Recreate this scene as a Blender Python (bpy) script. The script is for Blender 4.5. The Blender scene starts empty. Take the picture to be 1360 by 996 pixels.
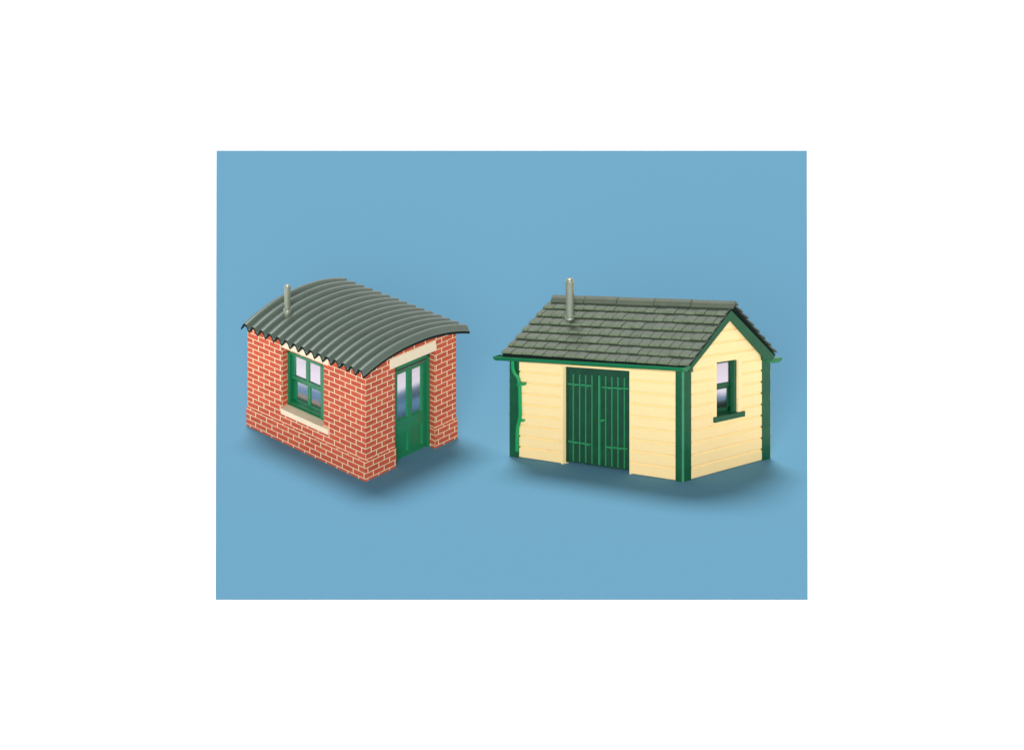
import bpy, math, random
from mathutils import Vector
random.seed(4)
R = math.radians
S = 0.01                      # one drawing unit in metres
ELEV = R(20); SE, CE = math.sin(ELEV), math.cos(ELEV)
scn = bpy.context.scene
COL = scn.collection

# ---------------------------------------------------------------- plan helpers
def ground(px, py):           # drawing position of a point on the card -> plan point
    return Vector(((px-680)*S, -(py-498)*S/SE, 0.0))

def proj(p):                  # plan point -> drawing position (used to seat chimneys on roofs)
    return (680+p.x/S, 498-(p.y*SE+p.z*CE)/S)

class MB:
    def __init__(self): self.v=[]; self.f=[]; self.m=[]; self.uv=[]
    def vert(self,p): self.v.append(Vector(p)); return len(self.v)-1
    def face(self,pts,mi=0,uv=None):
        self.f.append([self.vert(p) for p in pts]); self.m.append(mi); self.uv.append(uv)
    def prism(self,front,back,mi=0,cap_back=True):
        n=len(front)
        self.face(front,mi)
        if cap_back: self.face(list(reversed(back)),mi)
        for i in range(n):
            j=(i+1)%n
            self.face([front[j],front[i],back[i],back[j]],mi)
    def build(self,name,mats,parent=None,smooth=False,merge=True,bevel=0):
        me=bpy.data.meshes.new(name)
        me.from_pydata([tuple(p) for p in self.v],[],self.f)
        if any(u for u in self.uv):
            l=me.uv_layers.new(name='UVMap'); k=0
            for fi,f in enumerate(self.f):
                for q in range(len(f)):
                    if self.uv[fi]: l.data[k].uv=self.uv[fi][q]
                    k+=1
        if not isinstance(mats,(list,tuple)): mats=[mats]
        for m in mats: me.materials.append(m)
        for i,p in enumerate(me.polygons):
            p.material_index=self.m[i]; p.use_smooth=smooth
        o=bpy.data.objects.new(name,me); COL.objects.link(o)
        if parent: 
            o.parent=parent
            pl=parent
            off=Vector((0,0,0))
            while pl: off+=pl.location; pl=pl.parent
            for v in me.vertices: v.co-=off
        import bmesh
        b=bmesh.new(); b.from_mesh(me)
        if merge: bmesh.ops.remove_doubles(b,verts=b.verts,dist=1e-5)
        bmesh.ops.recalc_face_normals(b,faces=b.faces) if merge else None
        b.to_mesh(me); b.free()
        if bevel:
            md=o.modifiers.new('edge','BEVEL'); md.width=bevel*S; md.segments=2; md.limit_method='ANGLE'; md.angle_limit=R(40)
            md.harden_normals=False
        return o

class Wall:
    """a wall between two plan corners, laid out on an elevation drawing"""
    def __init__(s,A,B,topA,topB,inx,quad):
        # A,B plan points; topA/topB heights; inx: inward plan vector for one drawing unit
        s.A,s.B,s.zA,s.zB,s.inn=A,B,topA,topB,inx
        s.xA,s.a0,s.a1,s.xB,s.b0,s.b1=quad
        q=proj(inx); o=proj(Vector((0,0,0)))
        s.sx,s.sy=q[0]-o[0],q[1]-o[1]
    def uv(s,x,y):
        u=(x-s.xA)/(s.xB-s.xA)
        y0=s.a0+(s.b0-s.a0)*u; y1=s.a1+(s.b1-s.a1)*u
        return u,(y0-y)/(y0-y1)
    def at(s,x,v,d=0):
        u=(x-s.xA)/(s.xB-s.xA)
        p=s.A.lerp(s.B,u)+s.inn*d
        p.z=v*(s.zA+(s.zB-s.zA)*u)
        return p
    def V(s,x,y): return s.uv(x,y)[1]
    def vis(s,x,y,d=0):        # point seen at x,y on the plane set d units into the wall
        xx=x-d*s.sx; yy=y-d*s.sy
        return s.at(xx,s.V(xx,yy),d)
    def slab(s,mb,pts,d,t,mi=0):
        f=[s.vis(x,y,d) for x,y in pts]
        b=[p+s.inn*t for p in f]
        mb.prism(f,b,mi)
    def rect(s,x0,x1,yt,yb,d):  # corners of a band level with the wall's courses, heights read at x0
        xx=x0-d*s.sx; vt=s.V(xx,yt-d*s.sy); vb=s.V(xx,yb-d*s.sy); x2=x1-d*s.sx
        return [s.at(xx,vb,d),s.at(x2,vb,d),s.at(x2,vt,d),s.at(xx,vt,d)]
    def box(s,mb,x0,x1,yt,yb,d,t,mi=0):
        f=s.rect(x0,x1,yt,yb,d); mb.prism(f,[p+s.inn*t for p in f],mi)

# ---------------------------------------------------------------- materials
def mat(name,col,rough=.6,spec=.3,var=.0,scale=4.0,bump=0,metal=0,bscale=60):
    m=bpy.data.materials.new(name); m.use_nodes=True
    nt=m.node_tree; b=nt.nodes['Principled BSDF']
    b.inputs['Base Color'].default_value=(*col,1); b.inputs['Roughness'].default_value=rough
    b.inputs['Specular IOR Level'].default_value=spec; b.inputs['Metallic'].default_value=metal
    if var or bump:
        tc=nt.nodes.new('ShaderNodeTexCoord')
    if var:
        n=nt.nodes.new('ShaderNodeTexNoise'); n.inputs['Scale'].default_value=scale; n.inputs['Detail'].default_value=6
        r=nt.nodes.new('ShaderNodeMapRange'); r.inputs['To Min'].default_value=1-var; r.inputs['To Max'].default_value=1+var
        r.inputs['From Min'].default_value=.3; r.inputs['From Max'].default_value=.7
        mx=nt.nodes.new('ShaderNodeVectorMath'); mx.operation='SCALE'; mx.inputs[0].default_value=col
        nt.links.new(tc.outputs['Object'],n.inputs['Vector']); nt.links.new(n.outputs['Fac'],r.inputs['Value'])
        nt.links.new(r.outputs['Result'],mx.inputs['Scale']); nt.links.new(mx.outputs[0],b.inputs['Base Color'])
    if bump:
        n=nt.nodes.new('ShaderNodeTexNoise'); n.inputs['Scale'].default_value=bscale; n.inputs['Detail'].default_value=4
        bp=nt.nodes.new('ShaderNodeBump'); bp.inputs['Strength'].default_value=bump; bp.inputs['Distance'].default_value=.01
        nt.links.new(tc.outputs['Object'],n.inputs['Vector']); nt.links.new(n.outputs['Fac'],bp.inputs['Height'])
        nt.links.new(bp.outputs[0],b.inputs['Normal'])
    return m

def lin(r,g,b):
    f=lambda c:(c/255/12.92 if c/255<=.04045 else ((c/255+.055)/1.055)**2.4)
    return (f(r),f(g),f(b))

def brick_mat():
    m=bpy.data.materials.new('red_brickwork'); m.use_nodes=True
    nt=m.node_tree; b=nt.nodes['Principled BSDF']; L=nt.links.new
    uv=nt.nodes.new('ShaderNodeUVMap')
    # slight unevenness of the courses
    nz=nt.nodes.new('ShaderNodeTexNoise'); nz.inputs['Scale'].default_value=.35; nz.inputs['Detail'].default_value=3
    sub=nt.nodes.new('ShaderNodeVectorMath'); sub.operation='SUBTRACT'; sub.inputs[1].default_value=(.5,.5,.5)
    sc=nt.nodes.new('ShaderNodeVectorMath'); sc.operation='SCALE'; sc.inputs['Scale'].default_value=.55
    ad=nt.nodes.new('ShaderNodeVectorMath'); ad.operation='ADD'
    L(uv.outputs[0],nz.inputs['Vector']); L(nz.outputs['Color'],sub.inputs[0]); L(sub.outputs[0],sc.inputs[0])
    L(uv.outputs[0],ad.inputs[0]); L(sc.outputs[0],ad.inputs[1])
    br=nt.nodes.new('ShaderNodeTexBrick'); br.offset=.5; br.squash=1
    br.inputs['Scale'].default_value=1; br.inputs['Brick Width'].default_value=14.4; br.inputs['Row Height'].default_value=7
    br.inputs['Mortar Size'].default_value=.56; br.inputs['Mortar Smooth'].default_value=.15; br.inputs['Bias'].default_value=0
    br.inputs['Color1'].default_value=(*BRICK1,1); br.inputs['Color2'].default_value=(*BRICK2,1)
    br.inputs['Mortar'].default_value=(*MORTAR,1)
    L(ad.outputs[0],br.inputs['Vector'])
    n2=nt.nodes.new('ShaderNodeTexNoise'); n2.inputs['Scale'].default_value=.8; n2.inputs['Detail'].default_value=8
    L(uv.outputs[0],n2.inputs['Vector'])
    r=nt.nodes.new('ShaderNodeMapRange'); r.inputs['From Min'].default_value=.3; r.inputs['From Max'].default_value=.7
    r.inputs['To Min'].default_value=.88; r.inputs['To Max'].default_value=1.12
    L(n2.outputs['Fac'],r.inputs['Value'])
    mx=nt.nodes.new('ShaderNodeVectorMath'); mx.operation='SCALE'; L(br.outputs['Color'],mx.inputs[0]); L(r.outputs[0],mx.inputs['Scale'])
    L(mx.outputs[0],b.inputs['Base Color'])
    bp=nt.nodes.new('ShaderNodeBump'); bp.invert=True; bp.inputs['Strength'].default_value=.35; bp.inputs['Distance'].default_value=.006
    L(br.outputs['Fac'],bp.inputs['Height']); L(bp.outputs[0],b.inputs['Normal'])
    b.inputs['Roughness'].default_value=.85; b.inputs['Specular IOR Level'].default_value=.15
    return m

BRICK1=(.65,.117,.060); BRICK2=(.53,.092,.050); MORTAR=(.92,.72,.47)
M_brick=brick_mat()
M_stone=mat('cream_stone',(.95,.78,.56),.8,.2,.03,12,.1)
M_hutgreen=mat('green_joinery_paint',(.010,.20,.082),.35,.45,.05,10)
M_hutdark=mat('dark_gap',(.006,.02,.014),.8,.1)
M_tin=mat('corrugated_iron',(.090,.125,.100),.42,.45,.08,3,.03)
M_edgeshade=mat('iron_edge_and_gap_shade',(.010,.018,.016),.8,.1)
M_pipe=mat('grey_flue_metal',(.29,.325,.25),.36,.5,.06,8,0,.5)
M_board=mat('cream_weatherboard_paint',(.93,.70,.343),.55,.25,.012,5,.02,0,40)
M_shedgreen=mat('dark_green_paint',(.0055,.080,.031),.34,.32,.12,8)
M_doorgreen=mat('dark_green_door_paint',(.0055,.054,.025),.5,.3,.2,7)
M_rib=mat('mid_green_door_ribs',(.02,.22,.08),.4,.4,.1,9)
M_gutter=mat('bright_green_gutter_paint',(.003,.155,.052),.35,.5,.06,8)
M_downpipe=mat('bright_green_pipe_paint',(.004,.30,.085),.35,.5,.06,8)
M_tile=mat('grey_green_roof_tile',(.070,.091,.063),.55,.4,.10,9,.2,0,35)
M_tilelit=mat('lit_pale_tile_edge',(.140,.185,.112),.6,.35,.22,11,.2,0,35)  # light along the tiles' lower edges, painted as a paler colour
M_greenlit=mat('lit_green_edge',(.045,.24,.115),.35,.4,.1,8)  # highlight on the front post's arris, put into the colour
M_cap=mat('grey_green_ridge_tile',(.076,.097,.066),.55,.4,.10,7,.2,0,35)
M_glass=mat('silvered_lilac_glazing',(.64,.585,.665),.22,.5,0,1,0,1.0)
M_card=mat('sky_blue_card',(.120,.285,.413),1,.0)
M_table=mat('white_tabletop',(.93,.93,.93),1,.0)

# ---------------------------------------------------------------- things
def thing(name,label,cat,loc):
    o=bpy.data.objects.new(name,None); COL.objects.link(o); o.location=loc
    o.empty_display_size=.3
    o['label']=label; o['category']=cat
    return o

def pane(w,name,parent,x0,x1,yt,yb,d,tb,tt,yaw=22):
    """one flat sheet of glass: its normals are bent from tb at the foot to tt degrees at the head to shape the reflection"""
    n=8; vs=[]; fs=[]; nor=[]
    q=w.rect(x0,x1,yt,yb,d)
    out=-w.inn.normalized()
    dirx=(q[1]-q[0]).normalized(); nn=Vector((0,0,1)).cross(dirx).normalized()
    if nn.dot(out)<0: nn=-nn
    side=Vector((0,-1,0)); side=(side-nn*side.dot(nn)).normalized()
    face=nn; nn=nn*math.cos(R(yaw))+side*math.sin(R(yaw))
    for i in range(n+1):
        k=i/n; t=R(tb+(tt-tb)*k)
        for a,b in ((q[0],q[3]),(q[1],q[2])):
            vs.append(a.lerp(b,k)); nor.append((nn*math.cos(t)+Vector((0,0,1))*math.sin(t)).normalized())
    for i in range(n):
        f=[2*i,2*i+1,2*i+3,2*i+2]
        fn=(vs[f[1]]-vs[f[0]]).cross(vs[f[2]]-vs[f[1]])
        if fn.dot(face)<0: f.reverse()
        fs.append(f)
    off=Vector((0,0,0)); p=parent
    while p: off+=p.location; p=p.parent
    me=bpy.data.meshes.new(name); me.from_pydata([tuple(v-off) for v in vs],[],fs)
    me.materials.append(M_glass)
    for p in me.polygons: p.use_smooth=True
    me.normals_split_custom_set_from_vertices([tuple(x) for x in nor])  # bent normals on a flat sheet make the reflected light grade upward
    o=bpy.data.objects.new(name,me); COL.objects.link(o); o.parent=parent
    return o

def lathe(mb,c,prof,n=28,mi=0):
    rings=[]
    for r,z in prof:
        rings.append([c+Vector((r*math.cos(2*math.pi*i/n),r*math.sin(2*math.pi*i/n),z)) for i in range(n)])
    for a,b in zip(rings,rings[1:]):
        for i in range(n):
            j=(i+1)%n; mb.face([a[i],a[j],b[j],b[i]],mi)
    mb.face(list(reversed(rings[0])),mi); mb.face(rings[-1],mi)

# ================================================================ BRICK HUT
C=ground(485.6,638.8); Lp=ground(329.2,565.0); Rp=ground(605.8,581.6); Fp=Lp+Rp-C
e1=(Lp-C); e2=(Rp-C)
in_left=e2/120.2              # inward for the window wall, one drawing unit
in_right=e1/156.4             # inward for the door wall
hut=thing('brick_hut','small red brick hut with cream mortar, curved corrugated iron roof and green half glazed door','hut',
          (C+Fp)/2)

def zfor(p,y): return ((498-y)*S-p.y*SE)/CE
def plan(a,b): return C+e1*a+e2*b
RC={}
for k,(a,b,y) in dict(LN=(-.03,-.06,496.5),LF=(1.013,-.06,431.5),RN=(-.03,1.112,436.5),RF=(1.013,1.046,370.5)).items():
    p=plan(a,b); p.z=zfor(p,y); RC[k]=p
def roof_mid(s,t):            # s 0 near gable .. 1 far gable ; t 0 window eave .. 1 other eave
    p=RC['LN'].lerp(RC['LF'],s).lerp(RC['RN'].lerp(RC['RF'],s),t)
    x=abs(2*t-1)
    p.z+=15.6*S/CE*(1-x**2.15)
    return p
NP=15; AMP=3.5*S/CE
def corr(s): return AMP*(1-2*(.5+.5*math.cos(2*math.pi*NP*s))**1.8)
def roof_z(a,b):
    s=(a+.03)/1.043; bR=1.112+(1.046-1.112)*s
    return roof_mid(s,(b+.06)/(bR+.06)).z

def wall_cols(mb,w,xs,top,open_=None,rowoff=0,xoff=0,d=0,bottom=lambda x:0,urow=147.0):
    """brick face built in vertical strips, leaving out an opening (x0,x1,v0,v1)"""
    def q(xa,xb,va0,va1,vb0,vb1):
        if va1-va0<1e-4 and vb1-vb0<1e-4: return
        pts=[w.at(xa,va0,d),w.at(xb,vb0,d),w.at(xb,vb1,d),w.at(xa,va1,d)]
        uv=[(xa+xoff,va0*urow+rowoff),(xb+xoff,vb0*urow+rowoff),(xb+xoff,vb1*urow+rowoff),(xa+xoff,va1*urow+rowoff)]
        mb.face(pts,0,uv)
    for xa,xb in zip(xs,xs[1:]):
        ta,tb=top(xa),top(xb); m=(xa+xb)/2
        if open_ and open_[0]<m<open_[1]:
            q(xa,xb,0,min(open_[2],ta),0,min(open_[2],tb))
            q(xa,xb,min(open_[3],ta),ta,min(open_[3],tb),tb)
        else: q(xa,xb,bottom(xa),ta,bottom(xb),tb)

def reveals(mb,w,x0,x1,v0,v1,depth,rowoff=0,sides='lrtb',urow=147.0):
    for sd in sides:
        if sd in 'lr':
            x=x0 if sd=='l' else x1
            pts=[w.at(x,v0,0),w.at(x,v0,depth),w.at(x,v1,depth),w.at(x,v1,0)]
            uv=[(0,v0*urow+rowoff),(depth,v0*urow+rowoff),(depth,v1*urow+rowoff),(0,v1*urow+rowoff)]
        else:
            v=v0 if sd=='b' else v1
            pts=[w.at(x0,v,0),w.at(x1,v,0),w.at(x1,v,depth),w.at(x0,v,depth)]
            uv=[(x0,v*urow+rowoff+1),(x1,v*urow+rowoff+1),(x1,v*urow+rowoff+3),(x0,v*urow+rowoff+3)]
        mb.face(pts,0,uv)

# window wall, door wall
def zpix(p,y): return zfor(p,y)
WL=Wall(Lp,C,zpix(Lp,428),zpix(C,490.5),in_left,(329.2,562,428,485.6,640.6,490.5))
WR=Wall(C,Rp,zpix(C,490.5),zpix(Rp,440.5),in_right,(485.6,640.6,490.5,605.8,578.6,440.5))
zF=zpix(C,490.5)
WB=Wall(Fp,Lp,zF,WL.zA,-in_right,(0,150,0,120.2,150,0))
WO=Wall(Rp,Fp,WR.zB,zF,-in_left,(0,150,0,156.4,150,0))
def top_of(w):
    def f(x):
        p=w.at(x,0); 
        # plan -> (a,b)
        q=p-C; det=e1.x*e2.y-e1.y*e2.x
        a=(q.x*e2.y-q.y*e2.x)/det; b=(e1.x*q.y-e1.y*q.x)/det
        u=(x-w.xA)/(w.xB-w.xA)
        return (roof_z(a,b)-3.3*S)/(w.zA+(w.zB-w.zA)*u)
    return f
def span(a,b,n,extra=()):
    xs=[a+(b-a)*i/n for i in range(n+1)]+list(extra)
    return sorted(xs)
wl_open=(375.0,430.2,WL.V(375,541.3),WL.V(375,462))
wr_open=(524.6,577.5,0.0,WR.V(524.6,488.5))
mb=MB()
wall_cols(mb,WL,span(329.2,485.6,20,wl_open[:2]),top_of(WL),wl_open,0,-485.6+5.3+14.4*12)
reveals(mb,WL,*wl_open,8.5)
wall_cols(mb,WR,span(485.6,605.8,24,wr_open[:2]),top_of(WR),wr_open,0,-485.6-7.4+14.4*2)
reveals(mb,WR,*wr_open,8.5,sides='lrt')
wall_cols(mb,WB,span(0,120.2,20),top_of(WB))
wall_cols(mb,WO,span(0,156.4,20),top_of(WO))
mb.build('wall',M_brick,hut,merge=False)

# plinth: the bottom courses step out
mb=MB(); pd=-.95; vp=.176
def plinth(w,xa,xb,xoff):
    wall_cols(mb,w,[xa,xb],lambda x:vp,None,3.5,xoff,pd)
    pts=[w.at(xa,vp,pd),w.at(xb,vp,pd),w.at(xb,vp+.006,0),w.at(xa,vp+.006,0)]
    r=vp*147+5.2
    mb.face(pts,0,[(xa+xoff,r-.2),(xb+xoff,r-.2),(xb+xoff,r+.9),(xa+xoff,r+.9)])
plinth(WL,329.2-.95,485.6+.95,-485.6+1+14.4*12)
plinth(WR,485.6-.95,wr_open[0]+.6,-485.6-9.4+14.4*2)
plinth(WR,wr_open[1]-.6,605.8+.95,-485.6-9.4+14.4*2)
plinth(WB,-.95,121.15,0); plinth(WO,-.95,157.35,0)
for x in (wr_open[0]+.6,wr_open[1]-.6):
    mb.face([WR.at(x,0,pd),WR.at(x,vp,pd),WR.at(x,vp,6),WR.at(x,0,6)],0,[(0,3.5),(0,29),(8,29),(8,3.5)])
mb.build('plinth',M_brick,hut,merge=False)

# corrugated roof sheet
mb=MB(); ns,nt_=NP*14,44; th=Vector((0,0,-3.4*S))
T=[[roof_mid(i/ns,j/nt_)+Vector((0,0,corr(i/ns))) for j in range(nt_+1)] for i in range(ns+1)]
for i in range(ns):
    for j in range(nt_):
        a,b,c,d=T[i][j],T[i+1][j],T[i+1][j+1],T[i][j+1]
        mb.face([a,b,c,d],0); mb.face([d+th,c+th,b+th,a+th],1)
for i in range(ns):
    for j in (0,nt_):
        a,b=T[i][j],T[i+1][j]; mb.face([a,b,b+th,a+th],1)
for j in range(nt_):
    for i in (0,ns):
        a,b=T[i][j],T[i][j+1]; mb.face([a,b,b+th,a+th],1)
ro=mb.build('roof',[M_tin,M_edgeshade],hut,smooth=True)
md=ro.modifiers.new('split','EDGE_SPLIT'); md.split_angle=R(50)

# flue on the hut roof
def seat(fn,px,py):
    best=None
    for i in range(201):
        for j in range(201):
            p=fn(i/200,j/200); q=proj(p); e=(q[0]-px)**2+(q[1]-py)**2
            if best is None or e<best[0]: best=(e,p)
    return best[1]
c=seat(roof_mid,382,418)
mb=MB(); lathe(mb,c,[(4.2*S,-6*S),(4.2*S,40*S),(4.2*S,41.3*S),(3.2*S,42.3*S),(1.5*S,42.6*S)])
fl=mb.build('chimney',M_pipe,hut,smooth=True); fl.modifiers.new('s','EDGE_SPLIT').split_angle=R(55)
mb=MB(); lathe(mb,c,[(4.4*S,-7*S),(5.2*S,-3*S),(5.6*S,-1*S),(5.6*S,8.2*S),(5.2*S,9*S),(4.0*S,9.3*S)])
o=mb.build('collar',M_pipe,fl,smooth=True); o.modifiers.new('s','EDGE_SPLIT').split_angle=R(55)

# lintels and sill
mb=MB(); WL.box(mb,373.5,435.6,450.5,460.6,-.7,9); mb.build('lintel',M_stone,hut,bevel=.3)
mb=MB(); WR.box(mb,518.2,579.2,477.8,491.0,-.6,9); mb.build('lintel',M_stone,hut,bevel=.3)
mb=MB()
f=WL.rect(372.8,435.4,541.4,548.2,-2.6)
up=[f[3],f[2],f[2]+WL.inn*10+Vector((0,0,1.0*S)),f[3]+WL.inn*10+Vector((0,0,1.0*S))]
mb.face(f); mb.face(up); mb.face([f[0],f[3],up[3],f[0]+WL.inn*10]); mb.face([f[2],f[1],f[1]+WL.inn*10,up[2]]); mb.face([f[1],f[0],f[0]+WL.inn*10,f[1]+WL.inn*10])
mb.build('sill',M_stone,hut,bevel=.4)

# sash window of the hut
mb=MB(); dF=7
WL.box(mb,381.6,384.6,464.5,537.5,dF,6)          # jambs
WL.box(mb,426.0,430.6,481.5,559.5,dF,6)
WL.box(mb,381.6,430.6,464.2,468.6,dF,6)          # head
WL.box(mb,381.6,430.6,533.8,539.5,dF,6)          # foot
mb.face(WL.rect(380,433,463,540,15))
f=WL.rect(384.6,426,532.2,533.9,dF+.4)           # sloping timber cill
b=[p+WL.inn*5+Vector((0,0,1.6*S)) for p in f]; mb.prism(f,b)
win=mb.build('window',M_hutgreen,hut,bevel=.25)
mb=MB(); d=9.2
WL.box(mb,386.8,391.6,466.5,499.5,d,2.6); WL.box(mb,425.4,430,483.5,517,d,2.6)
WL.box(mb,386.8,430,467,470.2,d,2.6); WL.box(mb,406.4,410.4,475,507,d+.1,2.3)
WL.box(mb,386.8,430,496.6,501.6,d-.3,3.2)
us=mb.build('sash',M_hutgreen,win,bevel=.25)
mb=MB(); d=11.4
WL.box(mb,389.6,394.0,501,532.5,d,2.4); WL.box(mb,425.8,431,517,548,d,2.4)
WL.box(mb,389.6,431,528.2,533.5,d,2.6); WL.box(mb,408.6,412.4,508,538,d+.1,2.1)
WL.box(mb,389.6,431,498,504.0,d,2.4)
ls=mb.build('sash',M_hutgreen,win,bevel=.25)
for g,t in (((391.4,406.6,470.0,499,10.8),(3,17)),((410.2,426.2,477.0,506,10.8),(3,17)),((393.8,408.8,504.0,531,12.8),(-14,-3,32)),((412.2,427.0,512.6,540,12.8),(-14,-3,32))): pane(WL,'pane',win,*g,*t)

# door of the hut
mb=MB(); dF=6.6
WR.box(mb,523.6,527.2,489.2,617,dF,5); WR.box(mb,567.4,572.2,470.5,599.5,dF,5)
WR.box(mb,523.6,572.2,488.6,493.6,dF,5)
frm=mb.build('door',M_hutgreen,hut,bevel=.25)
def holed(w,mb,x0,x1,yt,yb,d,t,holes,slope=1.3):
    """leaf with holes: holes given as (xa,xb,yt,yb) read like rect; built from strips in level bands"""
    xx0=x0-d*w.sx; xx1=x1-d*w.sx
    v1=w.V(xx0,yt-d*w.sy); v0=w.V(xx0,yb-d*w.sy)
    H=[]
    for a,b,c,e in holes:
        A=a-d*w.sx; B=b-d*w.sx
        H.append((A,B,w.V(A,e-d*w.sy),w.V(A,c-d*w.sy)))
    xs=sorted({xx0,xx1,*[h[0] for h in H],*[h[1] for h in H]}); vs=sorted({v0,v1,*[h[2] for h in H],*[h[3] for h in H]})
    for xa,xb in zip(xs,xs[1:]):
        for va,vb in zip(vs,vs[1:]):
            mx,mv=(xa+xb)/2,(va+vb)/2
            if any(h[0]<mx<h[1] and h[2]<mv<h[3] for h in H): continue
            mb.face([w.at(xa,va,d),w.at(xb,va,d),w.at(xb,vb,d),w.at(xa,vb,d)])
    for A,B,a,b in H:
        i=slope*.7; iv=slope*.0058
        o=[w.at(A,a,d),w.at(B,a,d),w.at(B,b,d),w.at(A,b,d)]
        n=[w.at(A+i,a+iv,d+t),w.at(B-i,a+iv,d+t),w.at(B-i,b-iv,d+t),w.at(A+i,b-iv,d+t)]
        for k in range(4): mb.face([o[k],o[(k+1)%4],n[(k+1)%4],n[k]])
    o=[w.at(xx0,v0,d),w.at(xx1,v0,d),w.at(xx1,v1,d),w.at(xx0,v1,d)]
    for k in range(4): mb.face([o[(k+1)%4],o[k],o[k]+w.inn*4,o[(k+1)%4]+w.inn*4])
    mb.face([p+w.inn*4 for p in reversed(o)])
mb=MB(); dl=8.6
gl=[(527.9,541.8,498.0,559.8),(547.2,560.6,490.4,551.4)]
pn=[(527.9,542.2,576.8,605.2),(546.4,561.2,567.4,595.8)]
holed(WR,mb,526.4,566.0,493.0,615.5,dl,1.9,gl+pn,1.9)
leaf=mb.build('leaf',M_hutgreen,frm,merge=False)
mb=MB()
for p in pn: mb.face(WR.rect(*p,dl+1.8))
mb.build('panel',M_hutgreen,frm)
for g in gl: pane(WR,'pane',frm,*g,dl+1.75,-16,20)
mb=MB(); WR.box(mb,527.0,566.2,493.4,495.6,dF+1.2,2.6); mb.build('weather_strip',M_tin,frm)

# ================================================================ WEATHERBOARDED SHED
C2=ground(907,639.1); L2=ground(677,604.8); R2=ground(1021,608.1); F2=L2+R2-C2
g1=L2-C2; g2=R2-C2
in_f=g2/114.0; in_g=g1/230.0
shed=thing('wooden_shed','cream weatherboarded shed with green double doors, green gutters and dark grey tiled gable roof','shed',(C2+F2)/2)
def plan2(x,o,over=0):       # x along the front on the drawing, o = units in from the front wall line
    return L2.lerp(C2,(x-677)/230)+in_f*o
WF=Wall(L2,C2,zpix(L2,475),zpix(C2,490),in_f,(677,610,475,907,634.5,490))
WG=Wall(C2,R2,zpix(C2,490),zpix(R2,472),in_g,(907,634.5,490,1021,612.4,472))
W3=Wall(R2,F2,WG.zB,WG.zB,-in_f,(0,145,0,230,145,0))
W4=Wall(F2,L2,WG.zB,WF.zA,-in_g,(0,145,0,114,145,0))

# roof planes
def corner(x,o,y): p=plan2(x,o); p.z=zfor(p,y); return p
EL=corner(666.5+4,-4,470.2); ER=corner(915+4,-4,487.2); RR=corner(975-57,57,404.5); RL=corner(735-57,57,396.3)
BR_=corner(1031-117,117,470.5); BL_=corner(672,117,0); BL_.z=BR_.z
def front_slope(a,w): return EL.lerp(ER,a).lerp(RL.lerp(RR,a),w)
def rear_slope(a,w): return BR_.lerp(BL_,a).lerp(RR.lerp(RL,a),w)
def tiled(mb,fn,ncol,ncourse,wtop,flip=1):
    up=(fn(0.5,1)-fn(.5,0)).normalized(); al=(fn(1,.5)-fn(0,.5)).normalized()
    nrm=al.cross(up).normalized()
    if nrm.z<0: nrm=-nrm
    length=(fn(1,0)-fn(0,0)).length
    h=4.6*S
    for i in range(ncourse):
        w0=wtop*i/ncourse-.006; w1=min(wtop*(i+1)/ncourse+.035,.99)
        off=.5 if i%2 else 0.0
        edges=[0.0]+[ (k+off+(.06*random.uniform(-1,1)))/ncol for k in range(1 if off==0 else 0,ncol+1) if 0.01<(k+off)/ncol<.99]+[1.0]
        for a0,a1 in zip(edges,edges[1:]):
            g=.42*S/length; hj=h*random.uniform(.92,1.1); wj=random.uniform(-.0035,.0035); tj=random.uniform(-.2,.2)*S
            A0=a0+(g if a0>0 else 0); A1=a1-(g if a1<1 else 0)
            b0,b1=fn(A0,w0+wj)+nrm*(hj+tj),fn(A1,w0+wj)+nrm*(hj-tj)
            t0,t1=fn(A0,w1)+nrm*.3*S,fn(A1,w1)+nrm*.3*S
            lo=[b0-nrm*2.0*S,b1-nrm*2.0*S,t1-nrm*.8*S,t0-nrm*.8*S]
            ch=.030
            c0,c1=fn(A0,w0+wj+ch)+nrm*(hj+tj)*.96,fn(A1,w0+wj+ch)+nrm*(hj-tj)*.96
            b0=b0-nrm*1.25*S; b1=b1-nrm*1.25*S
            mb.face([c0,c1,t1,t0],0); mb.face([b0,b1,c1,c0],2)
            mb.face([lo[0],lo[1],b1,b0],0); mb.face([lo[1],lo[2],t1,c1,b1],0); mb.face([lo[3],lo[0],b0,c0,t0],0)
            mb.face([lo[2],lo[3],t0,t1],0); mb.face(list(reversed(lo)),0)
    # boarding beneath
    for k in range(12):
        for j in range(6):
            l,r_=.003+.994*k/12,.003+.994*(k+1)/12; lo_,hi=.004+.99*j/6,.004+.99*(j+1)/6
            q=[fn(l,lo_)-nrm*.9*S,fn(r_,lo_)-nrm*.9*S,fn(r_,hi)-nrm*.9*S,fn(l,hi)-nrm*.9*S]
            mb.face(q,1); mb.face([p-nrm*1.6*S for p in reversed(q)],1)
            for u,v,c in ((0,1,j==0),(1,2,k==11),(2,3,j==5),(3,0,k==0)):
                if c: mb.face([q[u],q[v],q[v]-nrm*1.6*S,q[u]-nrm*1.6*S],1)
mb=MB(); tiled(mb,front_slope,18,7,.945); tiled(mb,rear_slope,18,7,.945)
mb.build('roof',[M_tile,M_edgeshade,M_tilelit],shed,merge=False)

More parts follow.
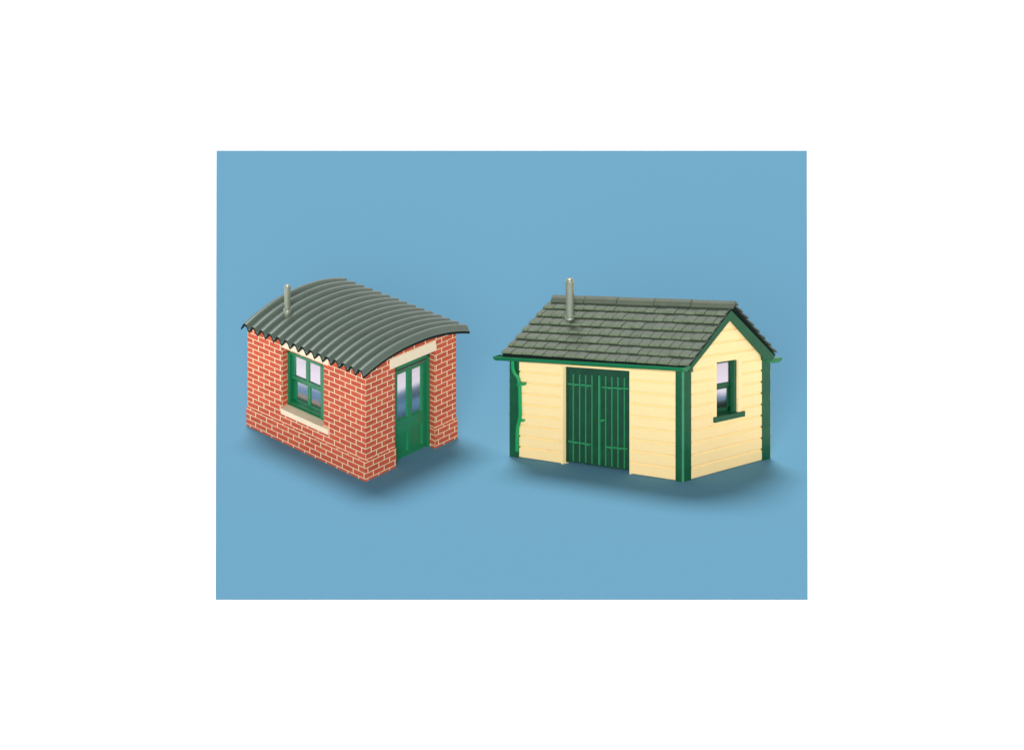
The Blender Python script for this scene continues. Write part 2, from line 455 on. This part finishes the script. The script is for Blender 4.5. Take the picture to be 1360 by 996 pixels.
# ridge tiles
mb=MB()
nf=(ER-EL).cross(RL-EL).normalized(); nf=nf if nf.z>0 else -nf
nb=(BL_-BR_).cross(RR-BR_).normalized(); nb=nb if nb.z>0 else -nb
ridge=(RR-RL)
df=(EL.lerp(ER,.5)-RL.lerp(RR,.5)); df=(df-ridge.normalized()*df.dot(ridge.normalized())).normalized()
db=(BL_.lerp(BR_,.5)-RL.lerp(RR,.5)); db=(db-ridge.normalized()*db.dot(ridge.normalized())).normalized()
cuts=[-.004,.178,.36,.565,.77,1.008]
for k,(a,b) in enumerate(zip(cuts,cuts[1:])):
    ends=[]
    for q,rs in ((a+.0012,0),(b-.0012,.0)):
        p=RL+ridge*q+Vector((0,0,(.35 if k%2 else 0)*S))
        # profile of an angular cap
        o=[p+df*8.6*S+nf*2.9*S, p+df*8.6*S+nf*4.6*S, p+df*2.2*S+nf*5.0*S, p+Vector((0,0,5.0*S)), p+db*2.2*S+nb*5.0*S, p+db*8.6*S+nb*4.6*S, p+db*8.6*S+nb*2.9*S, p+Vector((0,0,1.0*S))]
        ends.append(o)
    mb.prism(ends[0],ends[1])
mb.build('ridge_cap',M_cap,shed,bevel=.3)

# weatherboards
def clip(poly,inside,cross):
    out=[]
    for i,p in enumerate(poly):
        q=poly[(i+1)%len(poly)]; a,b=inside(p),inside(q)
        if a>=0: out.append(p)
        if (a>=0)!=(b>=0):
            t=a/(a-b); out.append((p[0]+(q[0]-p[0])*t,p[1]+(q[1]-p[1])*t))
    return out
def boards(mb,w,x0,x1,nb_,vtop,open_=None,gable=None,lip=2.0):
    hgt=1.0/nb_
    i=0
    while i*hgt<vtop:
        v0,v1=i*hgt,min((i+1)*hgt,vtop)
        jl=random.uniform(-.1,.1)
        rects=[(x0,x1,v0,v1)]
        if open_:
            ox0,ox1,ov0,ov1=open_; new=[]
            for a,b,c,d in rects:
                lo,hi=max(c,ov0),min(d,ov1)
                if lo>=hi: new.append((a,b,c,d)); continue
                new+= [(a,ox0,c,d),(ox1,b,c,d)]
                if c<ov0: new.append((ox0,ox1,c,ov0))
                if d>ov1: new.append((ox0,ox1,ov1,d))
            rects=new
        for a,b,c,d in rects:
            nseg=max(1,int((b-a)/10)); 
            poly=[(a,c),(b,c),(b,d),(a,d)]
            if gable:
                for gx0,gv0,gx1,gv1 in gable:
                    f=lambda p:(gv0+(gv1-gv0)*(p[0]-gx0)/(gx1-gx0))-p[1]
                    poly=clip(poly,f,None)
                    if len(poly)<3: break
            if len(poly)<3: continue
            cuts_=[v0,v0+hgt*.09,v0+hgt*.88,v0+hgt]
            def rd(v):
                k=(v-v0)/hgt
                if k<.09: return -.1-(lip+jl-.1)*k/.09
                return -(lip+jl) if k<=.88 else -(lip+jl)+(lip+jl-.1)*(k-.88)/.12
            for ca,cb in zip(cuts_,cuts_[1:]):
                pc=clip(poly,lambda p:p[1]-ca,None)
                if len(pc)>2: pc=clip(pc,lambda p:cb-p[1],None)
                if len(pc)>2: mb.face([w.at(x,v,rd(v)) for x,v in pc])
        i+=1
mb=MB()
fo=(750,838.2,0.0,WF.V(750,486.2))
go=(949.4,978.4,WG.V(952,556.5),WG.V(952,480.8))
boards(mb,WF,679.5,907,9.2,.998,fo)
GA=WG.V(964,418.5)
gab=[(907,.985,964,GA),(964,GA,1021,.985)]
boards(mb,WG,907,1021,9.2,1.6,go,gab)
boards(mb,W3,0,230,9.2,.97,None,None,.5)
boards(mb,W4,0,114,9.2,1.6,None,[(0,.97,57,GA),(57,GA,114,.97)],.5)
# plain reveals of the openings
for w,o,dep in ((WF,fo,5),(WG,go,4.5)):
    x0,x1,v0,v1=o
    for x in (x0,x1): mb.face([w.at(x,v0,-1.9),w.at(x,v0,dep),w.at(x,v1,dep),w.at(x,v1,-1.9)])
    mb.face([w.at(x0,v1,-1.2),w.at(x1,v1,-1.2),w.at(x1,v1,dep),w.at(x0,v1,dep)])
mb.build('wall',M_board,shed,merge=False)
for xa,xb in ((go[1]+.1,go[1]+5.0),(go[0]-2.2,go[0]-.1)):
    mb=MB()
    f=[WG.at(xa,go[2]-.02,-2.6),WG.at(xb,go[2]-.02,-2.6),WG.at(xb,go[3]+.02,-2.6),WG.at(xa,go[3]+.02,-2.6)]
    mb.prism(f,[p+WG.inn*3.6 for p in f]); mb.build('architrave',M_board,shed,bevel=.25)
for xa,xb in ((fo[0]-2.6,fo[0]-.1),(fo[1]+.1,fo[1]+1.6)):
    mb=MB()
    f=[WF.at(xa,0,-2.6),WF.at(xb,0,-2.6),WF.at(xb,fo[3],-2.6),WF.at(xa,fo[3],-2.6)]
    mb.prism(f,[p+WF.inn*3.6 for p in f]); mb.build('architrave',M_board,shed,bevel=.25)

# corner posts
def prism_plan(mb,pts,tops):
    mb.prism(pts,tops)
mb=MB()
d=-2.5; vt=.985
def post(name,spec):
    mb=MB(); lo=[w.at(x,0,dd) for w,x,dd in spec]; hi=[w.at(x,vt,dd) for w,x,dd in spec]
    mb.prism(lo,hi); 
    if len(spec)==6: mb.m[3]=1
    o=mb.build(name,[M_shedgreen,M_greenlit],shed,smooth=True); o.modifiers.new('s','EDGE_SPLIT').split_angle=R(48); return o
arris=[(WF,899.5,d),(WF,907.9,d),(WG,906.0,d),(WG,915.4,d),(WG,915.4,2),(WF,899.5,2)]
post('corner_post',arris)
post('corner_post',[(WF,679.2,d),(WF,691.6,d),(WF,691.6,2),(WF,679.2,2)])
post('corner_post',[(WG,1009.6,d),(WG,1020.4,d),(WG,1020.4,2),(WG,1009.6,2)])

# bargeboards on the gable
db_=-8.5
mb=MB(); WG.slab(mb,[(911,495),(911,488),(971.2,412.5),(970.2,425.2),(920.3,488.5),(920.3,494)],db_,3.0); mb.build('bargeboard',M_shedgreen,shed,bevel=.3)
mb=MB(); WG.slab(mb,[(971.4,412.5),(1029.5,473.5),(1024,480),(1013,476.5),(1012.6,472.5),(970.4,425.2)],db_-.05,3.0); mb.build('bargeboard',M_shedgreen,shed,bevel=.3)
# soffit strip closing the eaves
mb=MB()
# front gutter, half round
def gutter(w,xa,ya,xb,yb,d0,r,name):
    mb=MB(); n=10; prof=[(-r*math.cos(math.pi*i/n),-r*math.sin(math.pi*i/n)*1.0) for i in range(n+1)]
    inner=[(q[0]*.78,q[1]*.78) for q in reversed(prof)]
    ring=prof+inner
    A=w.vis(xa,ya,d0); B=w.vis(xb,yb,d0)
    dn=w.inn.normalized()
    la=[A+dn*q[0]*S*1.5+Vector((0,0,q[1]*S*1.5)) for q in ring]; lb=[B+dn*q[0]*S*1.5+Vector((0,0,q[1]*S*1.5)) for q in ring]
    for i in range(len(ring)):
        j=(i+1)%len(ring); mb.face([la[i],la[j],lb[j],lb[i]])
    # end caps
    for e,l in ((0,la),(1,lb)):
        mb.face(l[:n+1])
    return mb.build(name,M_gutter,shed,smooth=False)
gutter(WF,660.0,471.9,911.5,487.4,-8,4.6,'gutter')
mb=MB(); WF.slab(mb,[(667.5,479),(913,494),(913,484.5),(667.5,467.8)],-4.4,2.4); mb.build('eaves_gap_shade',M_edgeshade,shed,bevel=.2)  # near-black colour stands in for the shaded gap between tiles and gutter
mb=MB(); WG.slab(mb,[(1022,476.5),(1039.2,475.2),(1038.4,478.8),(1035,481.6),(1028,482.6),(1022,482.4)],-7.5,240); mb.build('gutter',M_gutter,shed,bevel=.5)

# downpipe (bright green) on the left post
def tube(mb,pts,r,n=12):
    rings=[]
    for i,p in enumerate(pts):
        a=pts[max(0,i-1)]; b=pts[min(len(pts)-1,i+1)]
        t=(b-a).normalized(); s=t.cross(Vector((0,1,0.01))).normalized(); u=s.cross(t)
        rings.append([p+s*r*math.cos(2*math.pi*k/n)+u*r*math.sin(2*math.pi*k/n) for k in range(n)])
    for a,b in zip(rings,rings[1:]):
        for k in range(n): mb.face([a[k],a[(k+1)%n],b[(k+1)%n],b[k]])
    mb.face(rings[0]); mb.face(list(reversed(rings[-1])))
def smooth_path(pts,it=2):
    for _ in range(it):
        q=[pts[0]]
        for a,b in zip(pts,pts[1:]): q+= [a.lerp(b,.25),a.lerp(b,.75)]
        q.append(pts[-1]); pts=q
    return pts
mb=MB()
path=[WF.vis(x,y,dd) for x,y,dd in ((680.8,479,-6),(681.2,494,-5),(690,504,-4),(690.4,535,-4),(691,558,-4),(686.8,571,-3.8),(686.6,603.5,-3.8))]
tube(mb,smooth_path(path),2.5*S)
dp=mb.build('downpipe',M_downpipe,shed,smooth=True)
for (x0,x1,y0,y1) in ((686,695.2,509.6,513.4),(687,693.8,560,563)):
    mb=MB(); WF.slab(mb,[(x0,y1),(x1,y1),(x1,y0),(x0,y0)],-6.2,4); mb.build('bracket',M_downpipe,dp,bevel=.5)

# double doors
dd=3.2
mb=MB(); WF.box(mb,749.6,753.4,487,615.5,dd-1.6,4); WF.box(mb,835.6,840.6,491.5,625,dd-1.2,4); WF.box(mb,749.6,840.6,486.5,490.5,dd-1.5,4)
fr=mb.build('door_frame',M_doorgreen,shed,bevel=.2)
def leaf2(x0,x1,ribs,straps,wide=None,knob=None):
    mb=MB(); WF.box(mb,x0,x1,490.0+(x0-752)*.064,614.5+(x0-752)*.107,dd,2.5)
    lf=mb.build('door',M_doorgreen,shed,bevel=.2)
    mb=MB()
    for x in ribs: WF.box(mb,x-.62,x+.62,496.5+(x-752)*.064,612.8+(x-752)*.107,dd-.75,1.2)
    if wide: WF.box(mb,wide-1.4,wide+1.0,496+(wide-752)*.064,613+(wide-752)*.107,dd-1.2,1.6)
    mb.build('cover_strip',M_rib,lf,bevel=.25)
    for xa,ya,xb,yb,kn in straps:
        mb=MB(); WF.slab(mb,[(xa,ya+1.1),(xb,yb+1.1),(xb,yb-1.1),(xa,ya-1.1)],dd-1.7,1.4)
        for k in kn:
            y=ya+(yb-ya)*(k-xa)/(xb-xa)+.5
            WF.slab(mb,[(k+1.7*math.cos(q*math.pi/4),y+1.7*math.sin(q*math.pi/4)) for q in range(8)],dd-2.3,1.6)
        mb.build('hinge_strap',M_rib,lf,bevel=.2)
    if knob:
        mb=MB(); WF.slab(mb,[(knob[0]+1.9*math.cos(q*math.pi/5),knob[1]+1.9*math.sin(q*math.pi/5)) for q in range(10)],dd-3.2,3.5)
        mb.build('handle',M_rib,lf,bevel=.4)
    return lf
leaf2(753.2,793.4,[761,769.4,777.5,785.8],[(753.6,510.2,785.2,512.6,(764,780.4)),(754.4,587.4,783.8,591,(764,780))])
leaf2(793.9,836.0,[804,812.2,820.3,828.8],[(799,514.2,834,516,(808.6,823.2)),(803.4,593.2,832,595,(810.5,823.2))],795.4,(798.9,558.6))

# gable window
mb=MB(); dF=5.0
mb.face(WG.rect(946,986,478,562,12))
WG.box(mb,974.4,979.6,478.8,551.8,.4,4.6); WG.box(mb,942,980.5,482.4,484.4,dF,7); WG.box(mb,942,980.5,551.4,556,dF,7)
w2=mb.build('window',M_shedgreen,shed,bevel=.25)
mb=MB(); d=7.4
WG.box(mb,969.8,977.5,480,514,d,2.5); WG.box(mb,942,974.6,511.6,517.6,d-.4,3.2); WG.box(mb,942,974.6,482.6,485.0,d,2.5); 
mb.build('sash',M_shedgreen,w2,bevel=.25)
mb=MB(); d=9.4
WG.box(mb,966.4,978,514,548,d,2.3); WG.box(mb,942,978,544.8,553,d,2.3); WG.box(mb,942,972.6,512.6,519.4,d,2.3)
mb.build('sash',M_shedgreen,w2,bevel=.25)
pane(WG,'pane',w2,942,970.3,484.6,514,8.6,8,19,10); pane(WG,'pane',w2,942,967,518.5,547,10.6,-20,-8,10)
mb=MB(); WG.box(mb,949.3,989.6,553.6,560.8,-4.2,9); mb.build('sill',M_shedgreen,shed,bevel=.4)

# flue on the shed roof
c=seat(front_slope,756.6,423.0)
mb=MB(); lathe(mb,c,[(5.6*S,-7*S),(5.7*S,52*S),(5.7*S,54*S),(4.9*S,55.8*S),(2.8*S,56.6*S)])
fl=mb.build('chimney',M_pipe,shed,smooth=True); fl.modifiers.new('s','EDGE_SPLIT').split_angle=R(55)
mb=MB(); lathe(mb,c,[(3.5*S,-8*S),(6.0*S,-3*S),(7.0*S,-.6*S),(7.0*S,2.2*S),(5.8*S,3.4*S)])
o=mb.build('flange',M_pipe,fl,smooth=True); o.modifiers.new('s','EDGE_SPLIT').split_angle=R(55)

# ================================================================ CARD AND TABLE
mb=MB()
a,b,c_,d_=ground(287,795),ground(1072,795),ground(1072,200),ground(287,200)
th=Vector((0,0,-.006)); mb.prism([a,b,c_,d_],[p+th for p in (a,b,c_,d_)])
card=mb.build('blue_card',M_card)
card['label']='plain sky blue rectangular card lying on white under both little buildings'; card['category']='backing card'
mb=MB(); q=150; mb.face([Vector((-q,-q,-.009)),Vector((q,-q,-.009)),Vector((q,q,-.009)),Vector((-q,q,-.009))])
t=mb.build('tabletop',M_table); t['kind']='structure'; t['label']='white tabletop'; 

# ================================================================ LIGHT
w=bpy.data.worlds.new('World'); scn.world=w; w.use_nodes=True
nt=w.node_tree; bg=nt.nodes['Background']
tc=nt.nodes.new('ShaderNodeTexCoord'); sp=nt.nodes.new('ShaderNodeSeparateXYZ'); rp=nt.nodes.new('ShaderNodeValToRGB')
nt.links.new(tc.outputs['Generated'],sp.inputs[0]); nt.links.new(sp.outputs['Z'],rp.inputs['Fac']); nt.links.new(rp.outputs['Color'],bg.inputs['Color'])
e=rp.color_ramp.elements
e[0].position=0.0; e[0].color=(1,1,1,1); e[1].position=1; e[1].color=(.10,.10,.10,1)
x=rp.color_ramp.elements.new(.24); x.color=(1,1,1,1)
x=rp.color_ramp.elements.new(.42); x.color=(.16,.16,.16,1)
bg.inputs['Strength'].default_value=WORLD=1.2

def lamp(name,az,el,size,irr,dist=500):
    # a large soft studio lamp far off; az measured from the viewer's side (0 = behind the camera), clockwise from above
    L=bpy.data.lights.new(name,'AREA'); L.shape='DISK'; L.size=size
    dirv=Vector((math.sin(R(az))*math.cos(R(el)),-math.cos(R(az))*math.cos(R(el)),math.sin(R(el))))
    L.energy=irr*math.pi*math.pi*dist*dist    # irr = radiosity it gives a facing white surface
    o=bpy.data.objects.new(name,L); COL.objects.link(o); o.location=dirv*dist
    o.rotation_euler=(-dirv).to_track_quat('-Z','Y').to_euler()
    return o
lamp('top_lamp',-168,63,210,1.14)
lamp('front_lamp',-5,18.5,140,.70)

# ================================================================ CAMERA
cam=bpy.data.cameras.new('camera'); co=bpy.data.objects.new('camera',cam); COL.objects.link(co)
D=6000
co.location=(0,-D*CE,D*SE); co.rotation_euler=(math.pi/2-ELEV,0,0)
cam.sensor_width=36; cam.lens=36*D/13.6; cam.clip_start=100; cam.clip_end=20000
scn.camera=co
scn.view_settings.view_transform='Standard'; scn.view_settings.look='None'; scn.view_settings.exposure=0; scn.view_settings.gamma=1
